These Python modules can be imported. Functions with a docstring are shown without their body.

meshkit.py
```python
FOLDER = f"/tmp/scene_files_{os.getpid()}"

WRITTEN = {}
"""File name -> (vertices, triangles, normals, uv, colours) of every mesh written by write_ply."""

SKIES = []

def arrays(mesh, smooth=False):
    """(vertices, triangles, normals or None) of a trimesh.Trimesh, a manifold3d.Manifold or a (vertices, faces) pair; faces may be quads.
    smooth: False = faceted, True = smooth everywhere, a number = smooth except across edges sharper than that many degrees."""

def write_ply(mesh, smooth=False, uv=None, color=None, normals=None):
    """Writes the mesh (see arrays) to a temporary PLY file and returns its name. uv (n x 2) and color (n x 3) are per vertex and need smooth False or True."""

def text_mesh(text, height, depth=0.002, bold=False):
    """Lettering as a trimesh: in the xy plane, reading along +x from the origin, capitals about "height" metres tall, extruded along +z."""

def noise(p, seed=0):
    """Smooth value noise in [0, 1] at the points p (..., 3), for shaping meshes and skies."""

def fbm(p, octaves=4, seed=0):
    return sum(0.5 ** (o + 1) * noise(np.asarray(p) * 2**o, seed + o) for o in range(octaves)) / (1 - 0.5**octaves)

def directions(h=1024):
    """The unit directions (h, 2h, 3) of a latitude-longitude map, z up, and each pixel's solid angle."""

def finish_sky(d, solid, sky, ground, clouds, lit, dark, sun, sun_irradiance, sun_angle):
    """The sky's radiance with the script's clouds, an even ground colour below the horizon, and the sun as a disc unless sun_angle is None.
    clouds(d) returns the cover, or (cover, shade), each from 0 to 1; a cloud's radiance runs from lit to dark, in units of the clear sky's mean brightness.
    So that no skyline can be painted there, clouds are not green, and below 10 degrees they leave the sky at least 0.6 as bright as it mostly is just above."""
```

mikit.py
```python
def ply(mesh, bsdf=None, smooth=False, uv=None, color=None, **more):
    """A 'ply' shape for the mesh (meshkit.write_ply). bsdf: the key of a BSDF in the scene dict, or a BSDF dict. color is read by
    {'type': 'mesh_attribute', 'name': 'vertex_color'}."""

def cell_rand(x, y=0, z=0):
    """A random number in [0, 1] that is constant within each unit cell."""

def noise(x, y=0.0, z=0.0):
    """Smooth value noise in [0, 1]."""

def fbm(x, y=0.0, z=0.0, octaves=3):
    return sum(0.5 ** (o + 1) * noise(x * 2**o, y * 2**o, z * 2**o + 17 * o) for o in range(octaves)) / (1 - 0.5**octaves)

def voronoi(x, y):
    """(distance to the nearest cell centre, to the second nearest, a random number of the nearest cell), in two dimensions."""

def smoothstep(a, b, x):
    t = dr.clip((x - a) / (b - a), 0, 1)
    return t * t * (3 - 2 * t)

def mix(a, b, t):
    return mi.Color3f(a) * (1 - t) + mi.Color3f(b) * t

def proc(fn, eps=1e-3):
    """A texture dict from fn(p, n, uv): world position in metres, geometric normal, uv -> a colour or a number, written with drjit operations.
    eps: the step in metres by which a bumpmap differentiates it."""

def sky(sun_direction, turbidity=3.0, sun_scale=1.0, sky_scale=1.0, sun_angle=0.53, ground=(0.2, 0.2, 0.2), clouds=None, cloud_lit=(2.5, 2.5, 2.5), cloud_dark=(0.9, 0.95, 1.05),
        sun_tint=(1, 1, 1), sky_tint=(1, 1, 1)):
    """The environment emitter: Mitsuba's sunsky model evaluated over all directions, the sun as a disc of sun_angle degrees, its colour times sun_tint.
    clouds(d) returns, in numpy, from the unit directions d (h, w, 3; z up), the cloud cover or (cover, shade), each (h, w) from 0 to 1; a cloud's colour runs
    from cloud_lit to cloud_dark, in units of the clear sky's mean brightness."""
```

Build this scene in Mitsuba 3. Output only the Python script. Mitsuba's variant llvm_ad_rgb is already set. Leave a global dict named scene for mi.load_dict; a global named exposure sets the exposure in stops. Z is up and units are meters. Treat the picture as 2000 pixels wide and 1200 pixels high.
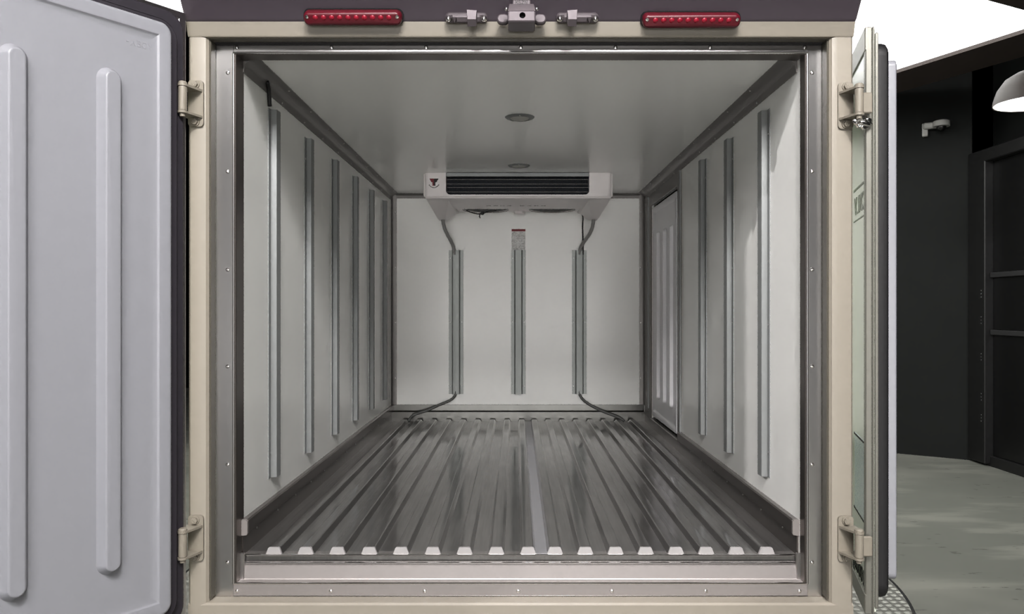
import math, random
import numpy as np, trimesh, mitsuba as mi, drjit as dr
import manifold3d as m3
import shapely.geometry as sg
import mikit, meshkit
from mikit import noise, fbm, smoothstep, mix, cell_rand

T = mi.ScalarTransform4f
scene, labels = {}, {}
rng = np.random.default_rng(7)

# ------------------------------------------------------------------ camera, lights, exposure
CZ = 1.49                                   # height of the lens above the showroom floor
scene['camera'] = {'type': 'perspective', 'fov': 67.38, 'fov_axis': 'x', 'near_clip': 0.02, 'far_clip': 60.0,
                   'principal_point_offset_x': -0.00425, 'principal_point_offset_y': -0.0025,
                   'to_world': T().look_at(origin=[0, 0, CZ], target=[0, 1, CZ], up=[0, 0, 1])}
exposure = 0.65
KEY_L, SOFT_L, SIDE_L, PANEL_L, PEND_L, WALL_L = 195.0, 17.5, 24000.0, 2.7, 60.0, 3.4
KEY_P, KEY_AIM = (0.25, -1.0, 4.45), (0.0, 2.3, 1.2)
SOFT_P, SOFT_AIM = (0.1, -1.75, 4.4), (0.0, 2.9, 0.9)
SIDE_P, SIDE_AIM = (-3.0, 0.24, 3.74), (0.81, 2.45, 1.4)

# ------------------------------------------------------------------ dimensions (metres)
FZ, CE = 0.779, 2.217                       # box floor, box ceiling
XL, XR = -0.791, 0.812                      # inner faces of the side walls
Y0, YB = 2.20, 4.86                         # front edge and back wall of the hold
YC, YP = 2.115, 2.165                       # painted frame plane, aluminium plate plane
XC = 0.012                                  # middle of the truck


def zc(v):
    return CZ + v


# ------------------------------------------------------------------ mesh helpers
def cat(*ms):
    out = []
    for m in ms:
        out += list(m) if isinstance(m, (list, tuple)) else [m]
    return trimesh.util.concatenate(out)


def box(x0, x1, y0, y1, z0, z1, c=0.0015):
    x0, x1, y0, y1, z0, z1 = min(x0, x1), max(x0, x1), min(y0, y1), max(y0, y1), min(z0, z1), max(z0, z1)
    c = min(c, (x1 - x0) * .45, (y1 - y0) * .45, (z1 - z0) * .45)
    P = []
    for x, sx in ((x0, 1), (x1, -1)):
        for y, sy in ((y0, 1), (y1, -1)):
            for z, sz in ((z0, 1), (z1, -1)):
                P += [(x, y + sy * c, z + sz * c), (x + sx * c, y, z + sz * c), (x + sx * c, y + sy * c, z)]
    return trimesh.convex.convex_hull(np.array(P))


def slab(x0, x1, y0, y1, z0, z1):
    return trimesh.creation.box(bounds=[[x0, y0, z0], [x1, y1, z1]])


def extrude(pts, a, b, axis):
    """axis x: pts are (y, z); axis y: pts are (x, z); axis z: pts are (x, y)."""
    poly = pts if isinstance(pts, sg.Polygon) else sg.Polygon(pts)
    m = trimesh.creation.extrude_polygon(poly, b - a, engine='earcut')
    v = np.array(m.vertices)
    v[:, 2] += a
    f = np.array(m.faces)
    if axis == 'x':
        v = v[:, [2, 0, 1]]
    elif axis == 'y':
        v = v[:, [0, 2, 1]]
        f = f[:, ::-1]
    return trimesh.Trimesh(v, f, process=False)


def lathe(profile, n=24):
    """profile of (r, z) turned about z."""
    pr = np.array(profile, float)
    k = len(pr)
    a = np.arange(n) * 2 * np.pi / n
    v = np.stack([np.outer(np.cos(a), pr[:, 0]), np.outer(np.sin(a), pr[:, 0]), np.tile(pr[:, 1], (n, 1))], -1).reshape(-1, 3)
    f = []
    for i in range(n):
        j = (i + 1) % n
        for q in range(k - 1):
            f += [(i * k + q, j * k + q, j * k + q + 1), (i * k + q, j * k + q + 1, i * k + q + 1)]
    m = trimesh.Trimesh(v, np.array(f), process=True)
    m.update_faces(m.nondegenerate_faces())
    return m


def tube(pts, r, n=8):
    pts = np.array(pts, float)
    t = np.gradient(pts, axis=0)
    t /= np.linalg.norm(t, axis=1, keepdims=True)
    up = np.array([0, 0, 1.0]) if abs(t[0][2]) < .9 else np.array([1.0, 0, 0])
    v, f = [], []
    x = np.cross(t[0], up)
    for i, p in enumerate(pts):
        x = x - t[i] * np.dot(x, t[i])
        x /= np.linalg.norm(x)
        y = np.cross(t[i], x)
        for k in range(n):
            a = 2 * math.pi * k / n
            v.append(p + r * (math.cos(a) * x + math.sin(a) * y))
    for i in range(len(pts) - 1):
        for k in range(n):
            a, b = i * n + k, i * n + (k + 1) % n
            f += [(a, b, b + n), (a, b + n, a + n)]
    v += [pts[0], pts[-1]]
    for k in range(n):
        f += [(len(v) - 2, (k + 1) % n, k), (len(v) - 1, (len(pts) - 1) * n + k, (len(pts) - 1) * n + (k + 1) % n)]
    return trimesh.Trimesh(np.array(v), np.array(f), process=False)


def spline(ctrl, n=24):
    from scipy.interpolate import CubicSpline
    c = np.array(ctrl, float)
    s = np.concatenate([[0], np.cumsum(np.linalg.norm(np.diff(c, axis=0), axis=1))])
    return CubicSpline(s, c)(np.linspace(0, s[-1], n))


def rring(a0, a1, b0, b1, r, k=6):
    """points of a rounded rectangle"""
    out = []
    r = max(1e-5, min(r, (a1 - a0) / 2 - 1e-6, (b1 - b0) / 2 - 1e-6))
    for cx, cy, st in ((a1 - r, b1 - r, 0), (a0 + r, b1 - r, 90), (a0 + r, b0 + r, 180), (a1 - r, b0 + r, 270)):
        for i in range(k + 1):
            t = math.radians(st + 90 * i / k)
            out.append((cx + r * math.cos(t), cy + r * math.sin(t)))
    return np.array(out)


def loft(rings, cap0=True, cap1=True):
    """rings: list of (points (n,2), height); returns a mesh in (a, b, h)."""
    n = len(rings[0][0])
    v = np.vstack([np.column_stack([p, np.full(n, h)]) for p, h in rings])
    f = []
    for i in range(len(rings) - 1):
        for k in range(n):
            a, b = i * n + k, i * n + (k + 1) % n
            f += [(a, b, b + n), (a, b + n, a + n)]
    if cap0:
        v = np.vstack([v, v[:n].mean(0)])
        f += [(len(v) - 1, (k + 1) % n, k) for k in range(n)]
    if cap1:
        v = np.vstack([v, v[(len(rings) - 1) * n:len(rings) * n].mean(0)])
        o = (len(rings) - 1) * n
        f += [(len(v) - 1, o + k, o + (k + 1) % n) for k in range(n)]
    return trimesh.Trimesh(v, np.array(f), process=False)


def rloft(a0, a1, b0, b1, r, steps, k=6, cap0=True, cap1=True):
    """rounded-rectangle loft; steps = [(inset, height)]"""
    return loft([(rring(a0 + i, a1 - i, b0 + i, b1 - i, r - i, k), h) for i, h in steps], cap0, cap1)


def basis(m, o, a, b, h):
    """mesh in (a, b, h) coordinates to world"""
    M = np.eye(4)
    M[:3, 0], M[:3, 1], M[:3, 2], M[:3, 3] = a, b, h, o
    m = m.copy()
    v = m.vertices @ M[:3, :3].T + M[:3, 3]
    f = m.faces if np.linalg.det(M[:3, :3]) > 0 else m.faces[:, ::-1]
    return trimesh.Trimesh(v, f, process=False)


def mcut(a, *bs):
    """a minus bs as manifolds"""
    def man(m):
        m = trimesh.Trimesh(m.vertices, m.faces, process=True)
        return m3.Manifold(m3.Mesh(np.array(m.vertices, np.float32), np.array(m.faces, np.uint32)))
    x = man(a)
    for b in bs:
        x = x - man(b)
    return x


# ------------------------------------------------------------------ scene bookkeeping
used = {}


def num(name):
    k = used.get(name, -1) + 1
    used[name] = k
    return name if k == 0 else f'{name}_{k:03d}'


def put(name, mesh, mat, parent=None, smooth=False, label=None, cat=None, group=None, kind=None, to_world=None, shape=None, **more):
    key = num(f'{parent}__{name}' if parent else name)
    d = dict(shape) if shape is not None else mikit.ply(mesh, mat, smooth=smooth, **more)
    if to_world is not None:
        d['to_world'] = to_world
    scene[key] = d
    note(key, label, cat, group, kind)
    return key


def note(key, label=None, cat=None, group=None, kind=None):
    e = {k: v for k, v in (('label', label), ('category', cat), ('group', group), ('kind', kind)) if v}
    if e:
        labels.setdefault(key, {}).update(e)


def thing(name, label, cat=None, group=None, kind=None):
    key = num(name)
    note(key, label, cat, group, kind)
    return key


# ------------------------------------------------------------------ materials
def mat(name, d):
    scene[name] = {'type': 'twosided', 'b': d}
    return name


def rgb(r, g, b):
    """sRGB 0..255 to a linear colour"""
    c = [x / 255 for x in (r, g, b)]
    return {'type': 'rgb', 'value': [x / 12.92 if x <= .04045 else ((x + .055) / 1.055) ** 2.4 for x in c]}


def plastic(name, col, alpha=.08, ior=1.5):
    return mat(name, {'type': 'roughplastic', 'distribution': 'ggx', 'alpha': alpha, 'int_ior': ior, 'diffuse_reflectance': col, 'nonlinear': False})


def metal(name, col, rough, **more):
    return mat(name, {'type': 'principled', 'base_color': col, 'metallic': 1.0, 'roughness': rough, **more})


plastic('m_wall', rgb(243, 244, 241), .05)
plastic('m_sidedoor', rgb(236, 236, 240), .10)                 # glossy white panel lining
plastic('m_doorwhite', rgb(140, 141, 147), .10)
plastic('m_cream', rgb(150, 143, 131), .16)
plastic('m_creamhw', rgb(144, 137, 124), .22)
plastic('m_outer', rgb(224, 231, 216), .06)
plastic('m_acwhite', rgb(246, 241, 240), .18)
plastic('m_rubber', rgb(34, 32, 36), .35)
plastic('m_gasket', rgb(44, 40, 48), .3)
plastic('m_black', rgb(14, 14, 15), .25)
plastic('m_blackgloss', rgb(8, 8, 9), .12)
plastic('m_hose', rgb(150, 150, 148), .25)
plastic('m_red', rgb(88, 14, 28), .05)
plastic('m_redled', rgb(150, 16, 42), .12)
plastic('m_cctv', rgb(190, 190, 186), .3)
plastic('m_brown', rgb(74, 62, 58), .4)
plastic('m_lens', rgb(178, 178, 172), .2)
plastic('m_sticker', rgb(220, 220, 215), .3)
plastic('m_inkdark', rgb(40, 40, 40), .4)
plastic('m_inkred', rgb(120, 26, 34), .3)
plastic('m_inkwhite', rgb(232, 238, 226), .3)
plastic('m_tape', rgb(150, 148, 154), .3)
plastic('m_chassis', rgb(40, 40, 42), .4)

metal('m_alu', rgb(205, 203, 202), .24)
mat('m_alubright', {'type': 'principled', 'base_color': rgb(138, 133, 131), 'metallic': .45, 'roughness': .40})
mat('m_rail', {'type': 'principled', 'base_color': rgb(130, 133, 133), 'metallic': .5, 'roughness': .45})
mat('m_trim', {'type': 'principled', 'base_color': rgb(118, 116, 114), 'metallic': .6, 'roughness': .42})
metal('m_kick', rgb(128, 122, 120), .22)
metal('m_chrome', rgb(225, 223, 220), .12)
mat('m_hardware', {'type': 'principled', 'base_color': rgb(88, 81, 85), 'metallic': .3, 'roughness': .55})
metal('m_fin', rgb(34, 40, 48), .45)


def floor_rough(p, n, uv):
    a = fbm(p.x * 60, p.y * 3, 0, 3)
    b = fbm(p.x * 5, p.y * 4, 3.3, 3)
    return dr.clip(.06 + .07 * a + .07 * smoothstep(.45, .75, b), .06, .4)


def floor_col(p, n, uv):
    s = fbm(p.x * 9, p.y * 2.2, 1.7, 4)
    g = noise(p.x * 220, p.y * 9, 5.0)
    return mix((.195, .19, .187), (.245, .238, .234), smoothstep(.3, .7, s)) * (0.94 + .12 * g)


mat('m_floor', {'type': 'principled', 'base_color': mikit.proc(floor_col), 'metallic': .85, 'roughness': mikit.proc(floor_rough)})


def ground_col(p, n, uv):
    a = fbm(p.x * .7, p.y * 1.1, .4, 4)
    c = fbm(p.x * 2.0 + 2.0 * a, p.y * 7, 2.0, 4)
    d = fbm(p.x * 9, p.y * 30, 7.0, 3)
    base = mix((.13, .135, .12), (.21, .21, .187), smoothstep(.35, .7, a))
    base = mix(base, (.26, .26, .23), .35 * smoothstep(.52, .80, c))
    return mix(base, (.06, .06, .055), .55 * smoothstep(.78, .86, d))


def ground_rough(p, n, uv):
    return .24 + .16 * fbm(p.x * 3, p.y * 3, 1, 3)


mat('m_ground', {'type': 'principled', 'base_color': mikit.proc(ground_col), 'roughness': mikit.proc(ground_rough), 'specular': .4})


def tread_h(p, n, uv):
    s = 22.0
    u, v = (p.x + p.y) * s, (p.x - p.y) * s
    alt = cell_rand(dr.floor(u), dr.floor(v), 0) * 0
    par = dr.floor(u) + dr.floor(v)
    par = par - 2 * dr.floor(par / 2)
    fu, fv = u - dr.floor(u) - .5, v - dr.floor(v) - .5
    a = dr.select(par < .5, fu, fv)
    b = dr.select(par < .5, fv, fu)
    return smoothstep(.25, .1, dr.abs(b)) * smoothstep(.48, .38, dr.abs(a)) + alt


scene['m_tread'] = {'type': 'twosided', 'b': {'type': 'bumpmap', 'arbitrary': mikit.proc(tread_h, .002), 'scale': .003,
                    'bsdf': {'type': 'principled', 'base_color': {'type': 'rgb', 'value': [.36, .36, .33]}, 'metallic': .8, 'roughness': .35}}}


def wallpaint(p, n, uv):
    return mix((.0075, .0085, .0082), (.010, .011, .0105), fbm(p.x * 3, p.y * 3, p.z * 3, 3))


mat('m_roomwall', {'type': 'principled', 'base_color': mikit.proc(wallpaint), 'roughness': .7, 'specular': .12})
mat('m_roomceil', {'type': 'diffuse', 'reflectance': {'type': 'rgb', 'value': [.02, .018, .02]}})


def label_col(p, n, uv):
    row = p.z * 125.0
    fr = row - dr.floor(row)
    word = noise(p.x * 420, dr.floor(row) * 7.1, 2.0)
    ink = smoothstep(.25, .35, fr) * smoothstep(.75, .65, fr) * smoothstep(.35, .5, word)
    return mix((.62, .62, .60), (.07, .07, .07), ink)


mat('m_label', {'type': 'principled', 'base_color': mikit.proc(label_col), 'roughness': .35})


def doc_col(p, n, uv):
    k = noise(p.y * 700, p.z * 420, 1.0)
    return mix((.58, .66, .66), (.36, .46, .50), smoothstep(.45, .7, k))


mat('m_doc', {'type': 'principled', 'base_color': mikit.proc(doc_col), 'roughness': .3})

# ------------------------------------------------------------------ small shared pieces
RIVET = mikit.ply(lathe([(.0001, .0012), (.0018, .0008), (.0024, .0030), (.0044, .0026), (.0056, .0008), (.0058, 0)], 14), 'm_chrome', smooth=35)
SMALLRIVET = mikit.ply(lathe([(.0001, .0022), (.0022, .0020), (.0036, .0006), (.0038, 0)], 10), 'm_chrome', smooth=35)
DARKRIVET = {**SMALLRIVET, 'bsdf': {'type': 'ref', 'id': 'm_alu'}}
FACE = {'-y': T().rotate([1, 0, 0], 90), '+x': T().rotate([0, 1, 0], 90), '-x': T().rotate([0, 1, 0], -90), '+z': T(), '-z': T().rotate([1, 0, 0], 180)}


def rivet(parent, x, y, z, face='-y', shape=RIVET, name='rivet'):
    return put(name, None, None, parent, shape=shape, to_world=T().translate([x, y, z]) @ FACE[face])


# ================================================================== SHOWROOM
put('floor_showroom', cat(slab(-8, 8.5, -9, 16, -.1, 0)), 'm_ground', kind='structure', label='grey polished concrete showroom floor around the truck')


def wall_seg(p, q, z0, z1, t=.15):
    p, q = np.array(p, float), np.array(q, float)
    d = (q - p) / np.linalg.norm(q - p)
    n = np.array([-d[1], d[0]]) * t
    return extrude([tuple(p), tuple(q), tuple(q + n), tuple(p + n)], z0, z1, 'z')


put('wall_right_back', cat(wall_seg((4.55, 7.66), (-8, 15.76), 0, 4.9), wall_seg((4.53, 7.65), (-7.98, 15.72), 0, .16, .03)), 'm_roomwall', kind='structure')
bw = thing('added_light_wall', 'pale glowing sheet added unseen behind the truck to brighten its open right door', 'added light wall')
put('diffuser', trimesh.Trimesh([(-3, 8.48, .15), (2.05, 8.48, .15), (2.05, 8.48, 3.2), (-3, 8.48, 3.2)], [(0, 1, 2), (0, 2, 3)], process=False), 'm_sticker', bw, emitter={'type': 'area', 'radiance': {'type': 'rgb', 'value': [.55, .56, .48]}})  # added glow for the right door's outer face to mirror
put('frame', cat(box(-3.1, 2.15, 8.5, 8.62, 0, 3.3), box(-3.1, 2.15, 8.46, 8.52, 0, .15), box(-3.1, 2.15, 8.46, 8.52, 3.2, 3.3)), 'm_black', bw)
put('wall_right_side', slab(4.78, 4.95, -9, 7.7, 0, 4.9), 'm_roomwall', kind='structure')
put('wall_left_side', slab(-8.1, -7.95, -9, 15.8, 0, 4.9), 'm_roomwall', kind='structure')
put('wall_behind', slab(-8, 5, -9.1, -8.95, 0, 4.9), 'm_roomwall', kind='structure')
lw = thing('added_light_wall', 'wide glowing white sheet added behind the camera to light the hold', 'added light wall')
wf = trimesh.Trimesh([(-3, -8.8, .03), (3, -8.8, .03), (3, -8.8, 2.4), (-3, -8.8, 2.4)], [(0, 2, 1), (0, 3, 2)], process=False)
put('diffuser', wf, 'm_sticker', lw, emitter={'type': 'area', 'radiance': {'type': 'rgb', 'value': [WALL_L, WALL_L * .975, WALL_L * .96]}})  # added fill light that reaches deep into the hold
put('frame', cat(box(-3.1, 3.1, -8.95, -8.78, 0, .03), box(-3.1, 3.1, -8.95, -8.78, 2.4, 2.5), box(-3.1, -3, -8.95, -8.78, .03, 2.4), box(3, 3.1, -8.95, -8.78, .03, 2.4)), 'm_black', lw)
put('ceiling_showroom', slab(-8.1, 8.5, -9.1, 16, 4.9, 5.0), 'm_roomceil', kind='structure')

# turntable of tread plate under the truck
put('turntable', cat(lathe([(.0001, .004), (1.955, .004), (1.955, -.02)], 160).apply_translation([.098, 4.426, 0])), 'm_tread',
    label='round tread-plate vehicle turntable let into the floor under the truck', cat='turntable')
put('turntable__rim_gap', lathe([(1.956, .0015), (1.972, .0015), (1.972, -.02), (1.956, -.02), (1.956, .0015)], 160).apply_translation([.098, 4.426, 0]), 'm_black')

# ceiling light panel (rotated about 25 degrees, above the truck)
PC, E1, E2 = np.array([3.93, 5.52]), np.array([-.902, -.431]), np.array([-.431, .902])
PA, PB, PZ = 7.2, 2.75, 3.59


def ppt(a, b):
    return tuple(PC + E1 * a + E2 * b)


lb = thing('ceiling_light_panel', 'large glowing white light box hung over the truck, seen past its roof', 'light panel')
pm = trimesh.Trimesh([(*ppt(0, 0), PZ), (*ppt(PA, 0), PZ), (*ppt(PA, PB), PZ), (*ppt(0, PB), PZ)], [(0, 1, 2), (0, 2, 3)], process=False)
if pm.face_normals[0][2] > 0:
    pm.faces = pm.faces[:, ::-1]
put('diffuser', pm, 'm_sticker', lb, emitter={'type': 'area', 'radiance': {'type': 'rgb', 'value': [PANEL_L, PANEL_L, PANEL_L * .97]}})
outer = sg.Polygon([ppt(-.55, -.12), ppt(PA + .3, -.12), ppt(PA + .3, PB + .2), ppt(-.55, PB + .2)])
inner = sg.Polygon([ppt(0, 0), ppt(PA, 0), ppt(PA, PB), ppt(0, PB)])
put('frame', extrude(outer.difference(inner), PZ - .03, PZ + .12, 'z'), 'm_brown', lb, label='dark brown border of the light box')
put('back_cover', extrude(outer, PZ + .12, PZ + .16, 'z'), 'm_black', lb)
for a, b in ((.4, .4), (PA - .4, .4), (.4, PB - .4), (PA - .4, PB - .4)):
    p = ppt(a, b)
    put('hanger_rod', tube([(*p, PZ + .15), (*p, 4.5), (*p, 4.91)], .01), 'm_black', lb)


# dome pendant lamps
def pendant(x, y, zr, lab, group=None, power=PEND_L):
    k = thing('pendant_lamp', lab, 'pendant lamp', group)
    prof = [(.225, 0), (.222, .03), (.20, .10), (.155, .165), (.09, .205), (.045, .215), (.04, .29), (.001, .30)]
    put('shade', cat(lathe(prof, 40), lathe([(.225, 0), (.219, .003), (.217, .03), (.196, .096), (.15, .16), (.088, .2), (.001, .21)], 40)).apply_translation([x, y, zr]), 'm_pend', k, smooth=40)
    put('reflector', lathe([(.2185, .0035), (.2165, .03), (.1955, .096), (.1495, .16), (.0875, .1995), (.001, .2095)], 40).apply_translation([x, y, zr]), 'm_sticker', k, smooth=40)
    put('cord', tube([(x, y, zr + .28), (x, y, 4.0), (x, y, 4.91)], .006), 'm_black', k)
    put('bulb', trimesh.creation.icosphere(3, .075).apply_translation([x, y, zr + .10]), 'm_sticker', k, smooth=True,
        emitter={'type': 'area', 'radiance': {'type': 'rgb', 'value': [power, power * 1.0, power * .93]}})
    return k


plastic('m_pend', rgb(58, 51, 47), .3)
pendant(3.36, 5.0, zc(1.335), 'dark dome pendant lamp with a bright white underside, right of the truck')
pendant(.30, -6.0, zc(1.30), 'dome pendant lamp straight behind the camera, in front of the added glowing sheet')
pendant(2.30, -6.0, zc(1.30), 'dome pendant lamp behind the camera on the right, by the edge of the added glowing sheet')


# flood lights on the ceiling in front of the truck
def flood(pos, aim, w, h, L, lab):
    k = thing('flood_light', lab, 'flood light')
    o, t = np.array(pos, float), np.array(aim, float)
    d = (t - o) / np.linalg.norm(t - o)
    a = np.cross(d, [0, 0, 1])
    a /= np.linalg.norm(a)
    b = np.cross(a, d)
    face = trimesh.Trimesh([(-w / 2, -h / 2, 0), (w / 2, -h / 2, 0), (w / 2, h / 2, 0), (-w / 2, h / 2, 0)], [(0, 1, 2), (0, 2, 3)], process=False)
    face = basis(face, o, a, b, d)
    if np.dot(face.face_normals[0], d) < 0:
        face.faces = face.faces[:, ::-1]
    put('lens', face, 'm_sticker', k, emitter={'type': 'area', 'radiance': {'type': 'rgb', 'value': L}})
    put('housing', basis(cat(box(-w / 2 - .03, w / 2 + .03, -h / 2 - .03, h / 2 + .03, -.10, -.004), box(-w / 2 - .03, -w / 2, -h / 2 - .03, h / 2 + .03, -.01, .02), box(w / 2, w / 2 + .03, -h / 2 - .03, h / 2 + .03, -.01, .02)), o, a, b, d), 'm_black', k)
    top = o - d * .06
    put('bracket', tube([tuple(top), (top[0], top[1], (top[2] + 4.91) / 2), (top[0], top[1], 4.91)], .012), 'm_black', k)


flood(KEY_P, KEY_AIM, .42, .42, [KEY_L * 1.0, KEY_L * .965, KEY_L * .95], 'large square soft flood light on the ceiling above and behind the camera')
flood(SOFT_P, SOFT_AIM, 3.0, 1.3, [SOFT_L, SOFT_L * .97, SOFT_L * .95], 'long soft box added on the ceiling in front of the truck to brighten the hold')  # added soft light, bounced off the hold floor to lift its ceiling
flood(SIDE_P, SIDE_AIM, .03, .03, [SIDE_L * 1.0, SIDE_L * .95, SIDE_L * .94], 'square flood light hung to the left of the truck')

# unseen dark panels added left of the truck; their edges cut the side light on the right wall of the hold
part = thing('added_light_blocker', 'tall dark panels added unseen to the left of the truck to block the side light', 'partition')
put('panel', slab(-1.64, -1.6, 1.15, 2.3, .05, 4.4), 'm_black', part)
put('panel', slab(-1.64, -1.6, -.7, .945, .05, 4.4), 'm_black', part)
put('foot', cat(box(-1.9, -1.5, .75, .81, 0, .05), box(-1.9, -1.5, -.6, -.54, 0, .05), box(-1.9, -1.5, 1.25, 1.31, 0, .05), box(-1.9, -1.5, 2.2, 2.26, 0, .05)), 'm_black', part)

# security camera on the far wall
cc = thing('security_camera', 'small white dome security camera on the dark far wall', 'security camera')
cx, cy, cz = 4.20, 7.70, zc(1.80)
nrm = np.array([-.54, -.84, 0])
tan = np.array([.84, -.54, 0])
put('mount', basis(box(-.115, -.062, -.07, .06, 0, .05, .006), (cx, cy, cz), tan, (0, 0, 1), nrm), 'm_cctv', cc)
put('arm', basis(box(-.10, .03, -.005, .055, .03, .10, .012), (cx, cy, cz), tan, (0, 0, 1), nrm), 'm_cctv', cc)
put('cap', lathe([(.001, .062), (.055, .062), (.074, .052), (.078, .0), (.001, .0)], 28).apply_translation([cx + .0, cy - .11, cz]), 'm_cctv', cc, smooth=35)
put('dome', trimesh.creation.icosphere(2, .045).apply_translation([cx, cy - .11, cz - .004]), 'm_blackgloss', cc, smooth=True)

# black framed cabinet along the right wall
cab = thing('black_cabinet', 'tall black framed cabinet with dark panels standing along the right wall', 'cabinet')
CXF = 4.45
put('post', box(CXF - .03, CXF + .08, 7.25, 7.52, .02, 2.98, .008), 'm_black', cab)
put('post', box(CXF - .02, CXF + .08, 3.1, 3.25, .02, 2.98, .008), 'm_black', cab)
put('top_rail', box(CXF - .03, CXF + .28, 3.1, 7.52, 2.88, 3.0, .008), 'm_black', cab)
put('plinth', box(CXF + .02, CXF + .28, 3.1, 7.52, 0, .10, .008), 'm_black', cab)
for z0, z1 in ((.10, 1.24), (1.29, 1.78), (1.83, 2.88)):
    put('panel', box(CXF + .05, CXF + .09, 3.25, 7.25, z0, z1, .004), 'm_blackgloss', cab)
for z0 in (1.24, 1.78):
    put('shelf_rail', box(CXF + .02, CXF + .12, 3.25, 7.25, z0, z0 + .05, .006), 'm_chassis', cab)
put('carcass', slab(CXF + .10, CXF + .30, 3.15, 7.5, .10, 2.9), 'm_black', cab)
for zz in (.42, .62, 1.0, 1.35, 1.6):
    for q in range(3):
        rivet(cab, CXF - .032, 7.30, zz + q * .03, '-x', SMALLRIVET, 'screw')

# ================================================================== TRUCK
truck = thing('box_truck', 'rear of a cream refrigerated box truck with its hold open', 'truck')
OXL, OXR = -.904, .928
RT = zc(1.02)
cream = 'm_cream'
# corner posts: profile in plan, with a folded inner edge
for s, (xo, xi) in enumerate(((OXL, -.8507), (OXR, .865))):
    sg_ = 1 if s == 0 else -1
    prof = [(xo, 2.14), (xo, YC + .006), (xo + sg_ * .006, YC), (xi - sg_ * .020, YC), (xi - sg_ * .006, YC + .004), (xi, YC + .012), (xi, YP + .012), (xo, YP + .012)]
    put('corner_post', extrude(prof, zc(-.96), zc(.748), 'z'), cream, truck, smooth=25)
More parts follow.
